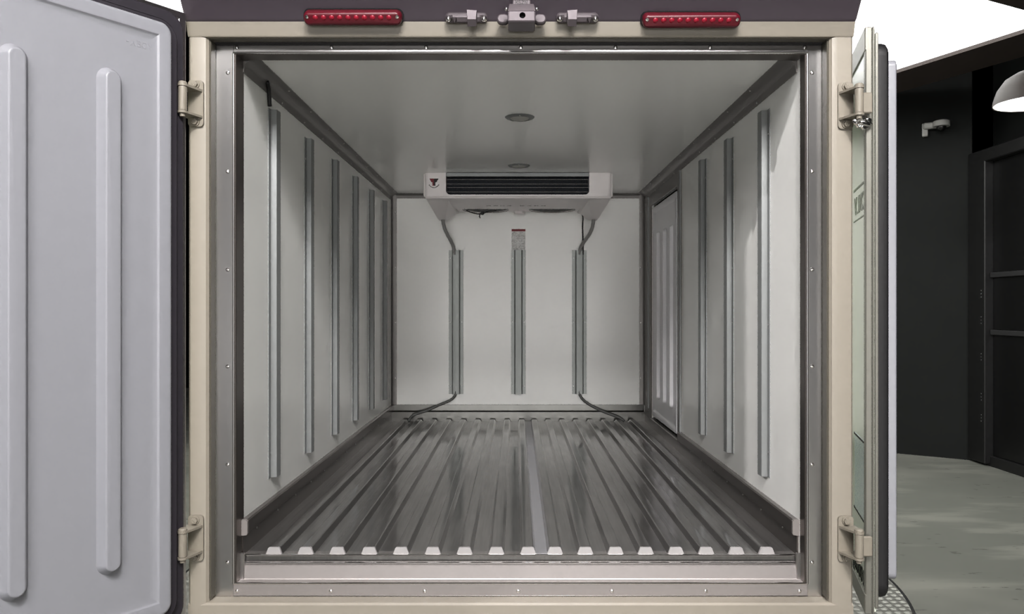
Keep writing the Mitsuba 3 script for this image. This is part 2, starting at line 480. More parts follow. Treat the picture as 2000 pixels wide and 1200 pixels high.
# header with a visor that leans out over the doors
hp = [(YC, zc(.749)), (YC - .003, zc(.754)), (YC - .012, zc(.786)), (YC - .012, zc(.80)), (YP + .05, zc(.80)), (YP + .05, zc(.749))]
put('header', extrude(hp, OXL, OXR, 'x'), cream, truck, smooth=25)
vp_ = [(YC - .012, zc(.7865)), (YC - .02, zc(.792)), (YC - .165, zc(.985)), (YC - .40, zc(1.045)), (YC - .41, zc(1.06)), (YC - .40, zc(1.075)), (YC - .10, RT + .04), (YP + .05, RT + .04), (YP + .05, zc(.80)), (YC - .012, zc(.80))]  # the far top lip is unseen, added to shade the face below
put('visor', extrude(vp_, OXL, OXR, 'x'), 'm_visorshade', truck, smooth=25, label='visor leaning out over the doors, its shade put into a dusky mauve colour')
plastic('m_visorshade', rgb(84, 75, 84), .2)  # the visor's shade is put into this dark mauve
bp = [(YC, zc(-.818)), (YC + .005, zc(-.8126)), (YP + .01, zc(-.8126)), (YP + .05, zc(-.96)), (YC, zc(-.96))]
put('bottom_beam', extrude(bp, OXL, OXR, 'x'), cream, truck)
# shade on the cream step returns, put into darker strips; rubber seal along the top
put('shade_seal_strip', cat(box(-.8507, -.8467, YC + .014, YP, zc(-.806), zc(.749)), box(.861, .865, YC + .014, YP, zc(-.806), zc(.749)),
                         box(-.8507, .865, YC + .012, YP, zc(.7465), zc(.7525))), 'm_stepshade', truck)
plastic('m_stepshade', rgb(88, 84, 74), .2)
put('shade_seal_strip', cat(box(-.847, .861, YP - .006, YP, zc(.741), zc(.748), .003), box(-.847, .861, YP - .014, YP, zc(.7435), zc(.749), .003)), 'm_rubber', truck)
# outer shell
put('side_panel', box(OXL, XL - .016, YP + .01, YB + .12, zc(-.9), RT), 'm_outer', truck)
put('side_panel', box(XR + .05, OXR, YP + .01, YB + .12, zc(-.9), RT), 'm_outer', truck)
put('roof_panel', box(OXL, OXR, YP + .03, YB + .12, CE + .02, RT), 'm_outer', truck)
put('front_panel', box(OXL, OXR, YB + .016, YB + .12, zc(-.9), RT), 'm_outer', truck)
put('under_frame', cat(box(OXL, OXR, Y0 + .055, YB + .12, zc(-.9), FZ - .025)), 'm_chassis', truck)
for x in (-.36, .38):
    put('chassis_rail', box(x - .04, x + .04, 2.3, 6.6, .42, zc(-.9), .004), 'm_chassis', truck)
tyre = lathe([(.17, -.08), (.26, -.09), (.29, -.06), (.295, 0), (.29, .06), (.26, .09), (.17, .08)], 36)
for y in (3.5, 6.2):
    put('axle', tube([(-.6, y, .30), (0, y, .30), (.62, y, .30)], .05), 'm_chassis', truck)
    put('axle', cat(box(-.40, -.32, y - .05, y + .05, .30, .45), box(.34, .42, y - .05, y + .05, .30, .45)), 'm_chassis', truck)
    for x in (-.68, .70):
        put('wheel', basis(tyre, (x, y, .299), (0, 1, 0), (0, 0, 1), (1, 0, 0)), 'm_rubber', truck, smooth=40)
        put('wheel', basis(lathe([(.001, -.05), (.1, -.05), (.17, -.08), (.17, .08), (.1, .05), (.001, .05)], 28), (x, y, .299), (0, 1, 0), (0, 0, 1), (1, 0, 0)), 'm_hardware', truck, smooth=30)
cabp = [(5.15, .55), (6.75, .55), (6.8, 1.15), (6.45, 1.95), (5.3, 2.0), (5.15, 1.9)]
put('driver_cab', extrude(cabp, -.80, .82, 'x'), cream, truck)

# aluminium lining of the opening: jambs, header strip, stepped sill
alu = truck
zb, zt = zc(-.8126), zc(.7545)
frame = truck
for xo, xi, sg_ in ((-.8467, -.797, 1), (.861, .820, -1)):
    j = put('jamb', cat(box(xo, xi, YP, YP + .008, zb, zt, .001), tube([(xi, YP - .001, zb + .037), (xi, YP - .001, 1.5), (xi, YP - .001, zt - .035)], .0032, 8)), 'm_alu', frame)
    put('jamb_return', box(xi - sg_ * .001, xi + sg_ * .0078, YP - .001, YP + .06, zc(-.775), zc(.72), .0012), 'm_return', frame)
    for z in (.665, .387, .110, -.163, -.440, -.716):
        rivet(j, (-.8133 if sg_ > 0 else .8335), YP, zc(z))
hd = put('header_strip', cat(box(-.797, .820, YP - .001, YP + .008, zc(.719), zt, .001), tube([(-.797, YP - .003, zc(.7205)), (0, YP - .003, zc(.7205)), (.820, YP - .003, zc(.7205))], .003, 8)), 'm_alu', frame)
put('header_return', box(-.797, .820, YP, YP + .05, zc(.716), zc(.720), .001), 'm_return', frame)
metal('m_return', rgb(112, 106, 103), .3)
for i in range(7):
    rivet(hd, -.7875 + i * .2667, YP - .001, zc(.736))
cz_ = .0015
sill = [(YP, zb), (YP, zc(-.7765)), (YP + .0015, zc(-.775)), (Y0 - .006, zc(-.775)), (Y0 - .004, zc(-.772)), (Y0 + .006, zc(-.7305)), (Y0 + .008, zc(-.729)), (Y0 + .015, zc(-.729)), (Y0 + .015, FZ), (Y0 + .05, FZ), (Y0 + .05, zb)]
sl = put('sill', extrude(sill, -.797, .820, 'x'), 'm_alubright', frame)
for y, z, r in ((YP + .001, -.7755, .0028), (Y0 + .0005, -.7735, .0022), (Y0 + .001, -.7295, .0028), (YP - .0005, -.811, .0028), (Y0 + .014, -.7115, .003)):
    put('bead', tube([(-.797, y, zc(z)), (0, y, zc(z)), (.82, y, zc(z))], r, 8), 'm_chrome', sl, smooth=40)
for i in range(7):
    rivet(sl, -.7875 + i * .2643, YP, zc(-.797))
for x0, x1 in ((-.797, -.778), (.801, .820)):
    put('corner_bracket', box(x0, x1, Y0 - .006, Y0 + .006, zc(-.775), zc(-.70), .002), 'm_alu', frame)

# ================================================================== HOLD (setting)
put('wall_left', slab(XL - .015, XL, Y0, YB + .015, FZ - .02, CE + .02), 'm_wall', kind='structure', label='glossy white left wall lining of the hold')
put('wall_back', slab(XL - .015, XR + .015, YB, YB + .015, FZ - .02, CE + .02), 'm_wall', kind='structure', label='glossy white back wall lining of the hold')
SD0, SD1, SZ0, SZ1 = 3.86, 4.60, FZ + .045, zc(.615)          # side door opening
put('wall_right', cat(slab(XR, XR + .015, Y0, SD0, FZ - .02, CE + .02), slab(XR, XR + .015, SD1, YB + .015, FZ - .02, CE + .02),
                      slab(XR, XR + .015, SD0, SD1, SZ1, CE + .02), slab(XR, XR + .015, SD0, SD1, FZ - .02, SZ0)), 'm_wall', kind='structure', label='glossy white right wall lining of the hold')
put('ceiling', slab(XL - .015, XR + .015, Y0, YB + .015, CE, CE + .02), 'm_wall', kind='structure', label='glossy white ceiling lining of the hold')

# floor with hat-shaped ribs
fl = put('floor', slab(XL, XR, Y0 + .012, YB, FZ - .02, FZ), 'm_floor', kind='structure', label='ribbed dark stainless floor of the hold')


def hat(w, t, h, r=.004, k=3):
    """hat profile, base width w, top width t, height h, rounded shoulders"""
    pts = [(-w / 2, -.001), (-w / 2, 0)]
    for i in range(k + 1):
        a = math.radians(180 - 75 * i / k)
        pts.append((-t / 2 + r + r * math.cos(a), h - r + r * math.sin(a)))
    pts += [(-x, z) for x, z in reversed(pts)]
    return pts


def rib_mesh(y0, y1):
    pr = np.array(hat(.046, .034, .020, .006, 4))
    n = len(pr)
    ys = [(y0, 1), (y1 - .05, 1), (y1 - .03, .93), (y1 - .012, .72), (y1, .25)]
    v = np.vstack([np.column_stack([pr[:, 0], np.full(n, y), np.where(pr[:, 1] > 0, pr[:, 1] * s, pr[:, 1])]) for y, s in ys])
    f = []
    for i in range(len(ys) - 1):
        for k in range(n - 1):
            a, b = i * n + k, i * n + k + 1
            f += [(a, b + n, b), (a, a + n, b + n)]
    return trimesh.Trimesh(v, np.array(f), process=False)


RIBY0, RIBY1 = Y0 + .019, YB - .035
rib_d = mikit.ply(rib_mesh(RIBY0 + .004, RIBY1), 'm_floor', smooth=50)
mat('m_cap', {'type': 'principled', 'base_color': rgb(176, 173, 173), 'metallic': .4, 'roughness': .35})
cap_d = mikit.ply(cat(extrude(hat(.0475, .0352, .0206, .005, 3), RIBY0 - .002, RIBY0 + .006, 'y')), 'm_cap', smooth=30)
for x in [.034 - .0918 * i for i in range(8, -1, -1)] + [.112 + .0873 * i for i in range(8)]:
    r_ = put('rib', None, None, fl, shape=rib_d, to_world=T().translate([x, 0, FZ]))
    put('end_cap', None, None, r_, shape=cap_d, to_world=T().translate([x, 0, FZ]))
put('seam_strip', box(.0545, .0900, Y0 + .02, YB - .03, FZ, FZ + .003, .001), 'm_seam', fl, label='pale grey strip covering the middle seam of the floor')
mat('m_seam', {'type': 'principled', 'base_color': rgb(126, 126, 129), 'metallic': .25, 'roughness': .45})
put('edge_strip', box(XL, XR, Y0 + .013, Y0 + .019, FZ, FZ + .0015, .0005), 'm_chrome', fl)

# skirting with a raised channel along its top
BH = .103
kp = [(0, 0), (.004, 0), (.004, .058), (.016, .060), (.018, .063), (.018, BH - .004), (.014, BH), (0, BH)]
kl = put('baseboard_left', extrude([(XL + a, FZ + b) for a, b in kp], Y0 + .012, YB - .004, 'y'), 'm_kick', kind='structure')
kr = put('baseboard_right', extrude([(XR - a, FZ + b) for a, b in kp], Y0 + .012, SD0 - .07, 'y'), 'm_kick', kind='structure')
put('sill_plate', extrude([(XR - a, FZ + b) for a, b in [(0, 0), (.004, 0), (.004, .045), (0, .045)]], SD0 - .07, YB - .004, 'y'), 'm_kick', kr)
kb = put('baseboard_back', extrude([(YB - a, FZ + b) for a, b in [(0, 0), (.020, 0), (.020, .058), (.004, .066), (.004, BH - .002), (0, BH)]], XL + .004, XR - .004, 'x'), 'm_kickb', kind='structure')
metal('m_kickb', rgb(122, 122, 119), .20)
for k in range(13):
    y = 2.33 + .2045 * k
    rivet(kl, XL + .004, y, FZ + .047, '+x', SMALLRIVET)
    if y < SD0 - .1:
        rivet(kr, XR - .004, y, FZ + .047, '-x', SMALLRIVET)
ecp = [(0, .058), (.017, .060), (.019, .064), (.019, BH - .004), (.015, BH + .001), (0, BH + .001)]
put('end_cap', extrude([(XL + a, FZ + b) for a, b in ecp], Y0 + .004, Y0 + .013, 'y'), 'm_alubright', kl)
put('end_cap', extrude([(XR - a, FZ + b) for a, b in ecp], Y0 + .004, Y0 + .013, 'y'), 'm_alubright', kr)

# cover angles in the ceiling corners and up the back corners
tp = [(0, 0), (.046, 0), (.046, -.003), (.026, -.006), (.010, -.016), (.006, -.026), (.003, -.044), (0, -.044)]
tl = put('trim_1', extrude([(XL + a, CE + b) for a, b in tp], Y0 + .02, YB, 'y'), 'm_trim', smooth=40, kind='structure', label='grey cover angle in the left ceiling corner')
tr = put('trim_2', extrude([(XR - a, CE + b) for a, b in tp], Y0 + .02, YB, 'y'), 'm_trim', smooth=40, kind='structure', label='grey cover angle in the right ceiling corner')
for k in range(9):
    y = 2.55 + .27 * k
    rivet(tl, XL + .036, y, CE - .004, '-z', SMALLRIVET)
    rivet(tl, XL + .004, y + .03, CE - .036, '+x', SMALLRIVET)
    rivet(tr, XR - .036, y, CE - .004, '-z', SMALLRIVET)
    rivet(tr, XR - .004, y + .03, CE - .036, '-x', SMALLRIVET)
vp = [(0, 0), (.034, 0), (.034, -.003), (.012, -.006), (.006, -.012), (.003, -.034), (0, -.034)]
t3 = put('trim_3', extrude([(XL + a, YB + b) for a, b in vp], FZ + BH, CE, 'z'), 'm_trim', smooth=40, kind='structure')
t4 = put('trim_4', extrude([(XR - a, YB + b) for a, b in vp], FZ + BH, CE, 'z'), 'm_trim', smooth=40, kind='structure')
put('trim_5', extrude([(YB - a, CE + b) for a, b in [(0, 0), (.02, 0), (.003, -.012), (.003, -.03), (0, -.03)]], XL + .03, XR - .03, 'x'), 'm_trim', kind='structure')
for z in (1.05, 1.40, 1.75, 2.1):
    rivet(t3, XL + .026, YB - .005, z, '-y', SMALLRIVET)
    rivet(t4, XR - .026, YB - .005, z, '-y', SMALLRIVET)


# hat rails on the walls
def rail_mesh(z0, z1):
    prof = [(-.046, 0), (-.046, .0025), (-.027, .0025), (-.0245, .006), (-.020, .019), (-.017, .0205), (.017, .0205), (.020, .019), (.0245, .006), (.027, .0025), (.046, .0025), (.046, 0)]
    return extrude(prof, z0, z1, 'z')


RZ = [(FZ + .168, FZ + 1.352), (zc(-.541), zc(.369))]
RD = [mikit.ply(rail_mesh(*r), m_, smooth=28) for r, m_ in zip(RZ, ('m_rail', 'm_railback'))]
mat('m_railback', {'type': 'principled', 'base_color': rgb(150, 154, 152), 'metallic': .55, 'roughness': .45})


def rail(x, y, rot, k, lab, grp):
    key = thing('wall_rail', lab, 'wall rail', grp)
    W = T().translate([x, y, 0]).rotate([0, 0, 1], rot)
    put('channel', None, None, key, shape=RD[k], to_world=W)
    z0, z1 = RZ[k]
    for sx in (-1, 1):
        for z in ((z0 + .05, (z0 + z1) / 2, z1 - .05) if k else (z0 + .08, z0 + .49, z1 - .49, z1 - .08)):
            put('rivet', None, None, key, shape=DARKRIVET if k else SMALLRIVET, to_world=W @ T().translate([sx * .0365, .0022, z]).rotate([1, 0, 0], -90))
    return key


ordl = ['nearest the doorway, tallest in the photo', 'second from the doorway', 'third from the doorway', 'fourth from the doorway', 'fifth from the doorway', 'farthest from the doorway, by the back corner']
for i in range(6):
    rail(XL, 2.493 + .417 * i, -90, 0, f'aluminium hat rail on the left wall, {ordl[i]}', 'aluminium rails on the left wall')
ordr = ['nearest the doorway', 'in the middle of the three', 'farthest in, beside the side door']
for i in range(3):
    rail(XR, 2.503 + .41 * i, 90, 0, f'aluminium hat rail on the right wall, {ordr[i]}', 'aluminium rails on the right wall')
for x, lab in ((-.381, 'short aluminium rail on the back wall with the left drain hose entering it'), (.013, 'short aluminium rail in the middle of the back wall, under the sticker'),
               (.3985, 'short aluminium rail on the back wall with the right hose and black cable entering it')):
    rail(x, YB, 180, 1, lab, 'short aluminium rails on the back wall')

# side door in the right wall
sd = thing('side_door', 'narrow pale side door with three ribs in the right wall of the hold', 'door')
o_, a_, b_, h_ = (XR + .012, 0, 0), (0, 1, 0), (0, 0, 1), (-1, 0, 0)
D0, D1, DZ0, DZ1 = 3.875, 4.585, FZ + .073, zc(.597)
put('panel', basis(rloft(D0, D1, DZ0, DZ1, .02, [(0, -.05), (0, .010), (.002, .014), (.006, .016), (.030, .016), (.036, .011), (.05, .011)], 5), o_, a_, b_, h_), 'm_sidedoor', sd, smooth=35)
for y in (4.376, 4.19, 4.007):
    put('rib', basis(rloft(y - .028, y + .028, zc(-.522), zc(.441), .028, [(0, .009), (.003, .012), (.010, .026), (.014, .028)], 6), o_, a_, b_, h_), 'm_sidedoor', sd, smooth=40)
put('backing', slab(XR + .030, XR + .048, SD0 - .01, SD1 + .01, SZ0 - .01, SZ1 + .01), 'm_black', sd)
sf = thing('side_door_frame', 'grey metal frame around the side door of the hold', 'door frame')
put('post', box(XR - .006, XR + .02, SD0 - .075, SD0 - .012, FZ + .045, CE - .04, .003), 'm_trim', sf)
put('edge_bead', box(XR - .012, XR, SD0 - .088, SD0 - .074, FZ + .10, CE - .045, .004), 'm_rail', sf)
put('post', box(XR - .006, XR + .02, SD1 + .004, YB - .036, FZ + .045, CE - .04, .003), 'm_trim', sf)
put('edge_bead', box(XR - .014, XR, SD1 + .07, SD1 + .085, FZ + .10, CE - .045, .004), 'm_rail', sf)
put('lintel', box(XR - .005, XR + .02, SD0 - .012, SD1 + .004, SZ1, CE - .04, .003), 'm_trim', sf)
put('threshold', box(XR - .010, XR + .02, SD0 - .012, SD1 + .004, FZ + .045, FZ + .056, .003), 'm_trim', sf)

# ------------------------------------------------------------------ evaporator on the ceiling
ac = thing('cooling_unit', 'white evaporator cooling unit with a slatted front fixed under the ceiling', 'cooling unit')
AX0, AX1, AY0, AY1, AZ0 = -.491, .510, 4.10, 4.78, zc(.590)
GX0, GX1, GZ0 = -.376, .389, zc(.609)
body = rloft(AX0, AX1, AY0, AY1, .02, [(.006, AZ0), (0, AZ0 + .008), (0, CE - .001)], 5)
hole = basis(rloft(GX0, GX1, GZ0, CE + .1, .022, [(0, 0), (0, .14)], 6), (0, AY0 - .02, 0), (1, 0, 0), (0, 0, 1), (0, 1, 0))
step = slab(-.36, .38, AY0 + .45, AY1 + .1, AZ0 - .05, AZ0 + .012)
body = mcut(body, hole, step)
pods = []
for x0, x1, xa, xb in ((AX0, -.365, -.472, -.425), (.385, AX1, .447, .492)):
    top = [(x, y, AZ0 + .004) for x in (x0 + .004, x1) for y in (AY0 + .03, AY1)]
    bot = [(x, y, zc(.540)) for x in (xa, xb) for y in (4.60, 4.72)]
    pods.append(trimesh.convex.convex_hull(np.array(top + bot)))
bm = body.to_mesh()
put('housing', cat(trimesh.Trimesh(bm.vert_properties[:, :3], bm.tri_verts, process=False), *pods), 'm_acwhite', ac, smooth=30)
put('coil', slab(GX0 - .005, GX1 + .005, AY0 + .075, AY0 + .115, GZ0 - .003, CE - .002), 'm_coil', ac)
plastic('m_coil', rgb(10, 14, 20), .3)
fins = [slab(x, x + .0012, AY0 + .058, AY0 + .076, GZ0, CE - .004) for x in np.arange(GX0 + .004, GX1 - .002, .0062)]
put('cooling_fins', cat(fins), 'm_fin', ac, kind='stuff', label='dense dark row of cooling fins')
for z in (.690, .666, .648, .624):
    put('slat', box(GX0 + .002, GX1 - .002, AY0 + .006, AY0 + .016, zc(z) - .0011, zc(z) + .0011, .0005), 'm_trim', ac)
put('top_strip', box(GX0 + .001, GX1 - .001, AY0 - .002, AY0 + .01, zc(.705), CE - .002, .0015), 'm_rail', ac)
put('drip_edge', box(AX0 + .01, AX1 - .01, AY0 - .003, AY0 + .01, AZ0 + .006, AZ0 + .011, .002), 'm_acwhite', ac)
put('side_handle', box(AX1 - .002, AX1 + .006, AY0 + .01, AY0 + .04, AZ0 + .01, CE - .004, .003), 'm_acwhite', ac)
put('side_handle', box(AX0 - .006, AX0 + .002, AY0 + .01, AY0 + .04, AZ0 + .01, CE - .004, .003), 'm_acwhite', ac)
for x in (-.185, .215):
    f_ = put('fan', lathe([(.001, .002), (.045, .002), (.135, .002), (.135, .010), (.001, .010)], 36).apply_translation([x, 4.63, AZ0 + .009]), 'm_black', ac)
    rings = [tube([(x + r * math.cos(t), 4.63 + r * math.sin(t), AZ0 + .006) for t in np.linspace(0, 2 * math.pi, 33)], .0016, 5) for r in (.06, .10, .138)]
    put('guard', cat(rings), 'm_chassis', f_)
for i in range(4):
    for x0 in (-.172, .022):
        put('vent_slot', box(x0 + .040 * i, x0 + .040 * i + .026, AY0 + .30, AY0 + .312, AZ0 - .0006, AZ0 + .002, .0005), 'm_inkdark', ac)
for x in (-.35, .013, .36):
    rivet(ac, x, 4.70, AZ0 + .011, '-z', DARKRIVET, 'screw')
put('drain_boss', lathe([(.001, 0), (.03, 0), (.034, .004), (.034, .02)], 24).apply_translation([.02, 4.75, AZ0 - .006]), 'm_acwhite', ac, smooth=35)
# the red and black emblem on the left of the front
ex, ez = -.440, zc(.672)
em = put('emblem', extrude([(ex - .024, ez + .022), (ex + .0, ez + .022), (ex + .0, ez - .016), (ex - .008, ez - .016), (ex - .008, ez + .003), (ex - .014, ez + .003)], AY0 - .0012, AY0 + .001, 'y'), 'm_inkred', ac, label='red and black T-shaped emblem')
put('right_half', extrude([(ex + .024, ez + .022), (ex + .0, ez + .022), (ex + .0, ez - .016), (ex + .008, ez - .016), (ex + .008, ez + .003), (ex + .014, ez + .003)], AY0 - .0012, AY0 + .001, 'y'), 'm_inkdark', em)
arc = []
for i in range(9):
    a = math.radians(-90 + (i - 4) * 14)
    px_, pz_ = ex + .030 * math.cos(a), ez + .006 + .032 * math.sin(a)
    arc.append(box(px_ - .0022, px_ + .0022, AY0 - .001, AY0 + .001, pz_ - .003, pz_ + .003, .0003))
put('lettering', cat(arc), 'm_inkdark', em)

# sticker on the back wall
stk = thing('instruction_sticker', 'small white instruction sticker with a red heading on the back wall below the cooling unit', 'sticker')
put('sheet', box(-.030, .057, YB - .0012, YB, zc(.352), zc(.488), .0004), 'm_label', stk)
put('heading', box(-.030, .057, YB - .0016, YB, zc(.489), zc(.503), .0004), 'm_inkred', stk)

# hoses and cables
put('drain_hose', tube(spline([(-.447, 4.66, zc(.548)), (-.438, 4.69, zc(.49)), (-.408, 4.80, zc(.42)), (-.392, 4.845, zc(.365)), (-.39, 4.847, zc(.34))]), .011, 10), 'm_hose', smooth=True,
    label='grey drain hose from the left end of the cooling unit into the left short rail', cat='hose', group='hoses on the back wall')
put('drain_hose', tube(spline([(.469, 4.66, zc(.548)), (.462, 4.69, zc(.49)), (.425, 4.80, zc(.42)), (.400, 4.845, zc(.365)), (.398, 4.847, zc(.34))]), .011, 10), 'm_hose', smooth=True,
    label='grey drain hose from the right end of the cooling unit into the right short rail', cat='hose', group='hoses on the back wall')
put('drain_hose', tube(spline([(-.383, 4.848, zc(-.52)), (-.39, 4.845, zc(-.555)), (-.47, 4.825, zc(-.60)), (-.58, 4.80, zc(-.645)), (-.655, 4.78, zc(-.675)), (-.665, 4.76, zc(-.700))]), .009, 10), 'm_hosedark', smooth=True,
    label='dark grey drain hose from the foot of the left short rail to the floor', cat='hose', group='hoses on the back wall')
put('drain_hose', tube(spline([(.395, 4.848, zc(-.52)), (.405, 4.845, zc(-.555)), (.47, 4.83, zc(-.61)), (.58, 4.815, zc(-.66)), (.655, 4.80, zc(-.690)), (.672, 4.79, zc(-.702))]), .009, 10), 'm_hosedark', smooth=True,
    label='dark grey drain hose from the foot of the right short rail to the floor', cat='hose', group='hoses on the back wall')
plastic('m_hosedark', rgb(92, 94, 92), .25)
put('power_cable', tube(spline([(.398, 4.72, zc(.602)), (.410, 4.75, zc(.575)), (.418, 4.84, zc(.53)), (.420, 4.848, zc(.45)), (.420, 4.849, zc(.34))]), .0045, 8), 'm_black', smooth=True,
    label='thin black cable hanging from the right of the cooling unit into the right short rail', cat='cable')
kn = [spline([(-.30, 4.60, zc(.588)), (-.26, 4.62, zc(.575)), (-.22, 4.63, zc(.571)), (-.18, 4.62, zc(.58)), (-.12, 4.62, zc(.588))], 18),
      spline([(-.215, 4.63, zc(.574)), (-.222, 4.632, zc(.56)), (-.218, 4.632, zc(.545))], 8),
      [(-.205 + .009 * math.cos(t), 4.63, zc(.574) + .007 * math.sin(t)) for t in np.linspace(0, 6.2, 12)]]
put('tied_wire', cat(*[tube(q, .0034, 6) for q in kn]), 'm_black', smooth=True, label='knotted black wire hanging under the left fan of the cooling unit', cat='cable')
put('loose_cable_end', tube(spline([(XL + .012, 2.40, CE - .018), (XL + .010, 2.42, CE - .030), (XL + .006, 2.44, CE - .055), (XL + .006, 2.445, CE - .082)], 14), .0065, 8), 'm_black', smooth=True,
    label='black cable end poking out under the left ceiling cover angle', cat='cable')

# round ceiling lamps of the hold
for y, lab in ((2.915, 'round flat lamp set in the ceiling of the hold, nearer the doorway'), (3.90, 'round flat lamp set in the ceiling just in front of the cooling unit')):
    l_ = thing('ceiling_lamp', lab, 'ceiling lamp', 'round ceiling lamps of the hold')
    L2 = lambda pr: basis(lathe(pr, 32), (.013, y, CE), (1, 0, 0), (0, -1, 0), (0, 0, -1))
    put('ring', L2([(.036, .004), (.040, .007), (.050, .005), (.056, .001), (.056, 0)]), 'm_rail', l_, smooth=35)
    put('lens', L2([(.001, .012), (.02, .011), (.032, .008), (.037, .003)]), 'm_lens', l_, smooth=True)
    for t in (30, 150, 270):
        rivet(l_, .013 + .046 * math.cos(math.radians(t)), y + .046 * math.sin(math.radians(t)), CE - .005, '-z', DARKRIVET, 'screw')


# ================================================================== REAR DOORS
def door_map(o, d, n):
    return lambda m: basis(m, (o[0], o[1], 0), (d[0], d[1], 0), (0, 0, 1), (n[0], n[1], 0))


DL = (-.588, -.809)
NL = (.809, -.588)
dl = thing('rear_door', 'open left rear door turned towards the viewer with its ribbed pale inner panel', 'truck door')
mp = door_map((-.902, 2.08), DL, NL)
DW = .86
put('outer_skin', mp(rloft(-.005, DW, zc(-.855), zc(.800), .01, [(.004, -.045), (0, -.042), (0, -.004), (.003, 0)], 3)), 'm_outer', dl, smooth=30)
put('edge_frame', mp(cat(box(-.005, .016, zc(-.855), zc(.800), 0, .006, .002), box(0, DW, zc(.779), zc(.800), 0, .006, .002), box(0, DW, zc(-.855), zc(-.835), 0, .006, .002), box(DW - .024, DW, zc(-.855), zc(.800), 0, .006, .002))), 'm_alu', dl)
for i, ins in enumerate((.004, .034)):
    put('gasket', mp(rloft(ins, DW - ins, zc(-.846) + i * .026, zc(.790) - i * .034, .05, [(0, .001), (0, .008 + i * .020), (.004, .012 + i * .021), (.025 + .05 * (1 - i), .012 + i * .021)], 8, False, False)), 'm_gasket', dl, smooth=40)
PU0, PU1 = .059, .80
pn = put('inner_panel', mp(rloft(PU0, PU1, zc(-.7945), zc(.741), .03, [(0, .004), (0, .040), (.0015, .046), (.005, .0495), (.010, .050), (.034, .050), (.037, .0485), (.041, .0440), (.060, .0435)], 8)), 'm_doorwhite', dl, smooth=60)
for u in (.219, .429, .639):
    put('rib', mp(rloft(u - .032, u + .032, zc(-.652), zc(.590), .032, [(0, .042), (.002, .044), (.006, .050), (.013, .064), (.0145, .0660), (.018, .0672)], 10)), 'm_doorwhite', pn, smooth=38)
tx = meshkit.text_mesh('-ABCY', .0155, .0010)
tx = trimesh.Trimesh(tx.vertices * [-1, 1, 1], tx.faces[:, ::-1], process=False)          # reads along -u
put('embossed_lettering', mp(tx.apply_translation([.181, zc(.660), .0434])), 'm_doorwhite', pn)
put('lock_rod', mp(tube([(.80, zc(-.86), -.075), (.80, zc(0), -.075), (.80, zc(.80), -.075)], .014, 10)), 'm_hardware', dl, smooth=40)
for z in (-.7, -.2, .3, .7):
    put('rod_bracket', mp(box(.775, .825, zc(z) - .02, zc(z) + .02, -.095, -.04, .004)), 'm_hardware', dl)

DR = (.27, .963)
NR = (.963, -.27)
drr = thing('rear_door', 'right rear door folded back along the truck side, seen edge-on', 'truck door')
mq = door_map((.948, 2.08), DR, NR)
put('outer_skin', mq(rloft(.004, DW, zc(-.824), zc(.758), .004, [(.003, .0), (0, .003), (0, .022), (.002, .025)], 3)), 'm_outer', drr, smooth=30)
put('edge_frame', mq(cat(box(0, .03, zc(-.828), zc(.763), -.002, .014, .002), box(-.001, .02, zc(-.828), zc(.763), .0145, .020, .002), box(-.002, .012, zc(-.81), zc(.745), .021, .030, .002),
                         box(0, DW, zc(-.828), zc(-.775), -.004, .012, .002), box(0, DW, zc(.700), zc(.763), -.004, .012, .002))), 'm_edgealu', drr)
mat('m_edgealu', {'type': 'principled', 'base_color': rgb(112, 111, 104), 'metallic': .5, 'roughness': .40})
put('gasket', mq(rloft(.026, DW - .03, zc(-.800), zc(.735), .045, [(0, .026), (0, .044), (.004, .056), (.014, .062), (.03, .062)], 8)), 'm_gasketblack', drr, smooth=40)
plastic('m_gasketblack', rgb(16, 15, 18), .35)
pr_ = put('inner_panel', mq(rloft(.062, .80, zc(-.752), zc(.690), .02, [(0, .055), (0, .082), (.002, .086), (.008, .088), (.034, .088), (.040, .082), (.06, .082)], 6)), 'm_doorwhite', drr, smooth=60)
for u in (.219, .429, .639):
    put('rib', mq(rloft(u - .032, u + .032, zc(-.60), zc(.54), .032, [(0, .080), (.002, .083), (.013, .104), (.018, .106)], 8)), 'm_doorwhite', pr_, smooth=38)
# prints on the outer face (which looks towards the truck side)
t1 = meshkit.text_mesh('CNLV', .050, .0012)
put('white_lettering', mq(t1.apply_translation([.02, zc(.275), -.0016])), 'm_inkwhite', drr)
put('white_lettering', mq(cat(box(.01, .22, zc(.345), zc(.352), -.0012, .001, .0003), box(.01, .22, zc(.255), zc(.259), -.0012, .001, .0003))), 'm_inkwhite', drr)
nt = put('notice_sheet', mq(box(.03, .20, zc(-.585), zc(-.365), -.0012, .001, .0003)), 'm_doc', drr, label='pale blue printed notice with dark border')
put('border', mq(cat(box(.02, .21, zc(-.372), zc(-.366), -.0018, .001, .0003), box(.02, .21, zc(-.59), zc(-.584), -.0018, .001, .0003))), 'm_inkdark', nt)
t2 = meshkit.text_mesh('1000kg', .042, .0012)
put('load_lettering', mq(t2.apply_translation([.02, zc(-.765), -.0016])), 'm_inkdark', drr)


# ================================================================== HINGES
HEXB = mikit.ply(cat(trimesh.creation.cylinder(.0085, .008, sections=6).apply_translation([0, 0, .007]), lathe([(.001, .0035), (.011, .0035), (.0115, .001), (.0115, 0)], 18), lathe([(.001, .0118), (.005, .0118), (.006, .010)], 12)), 'm_creamhw')


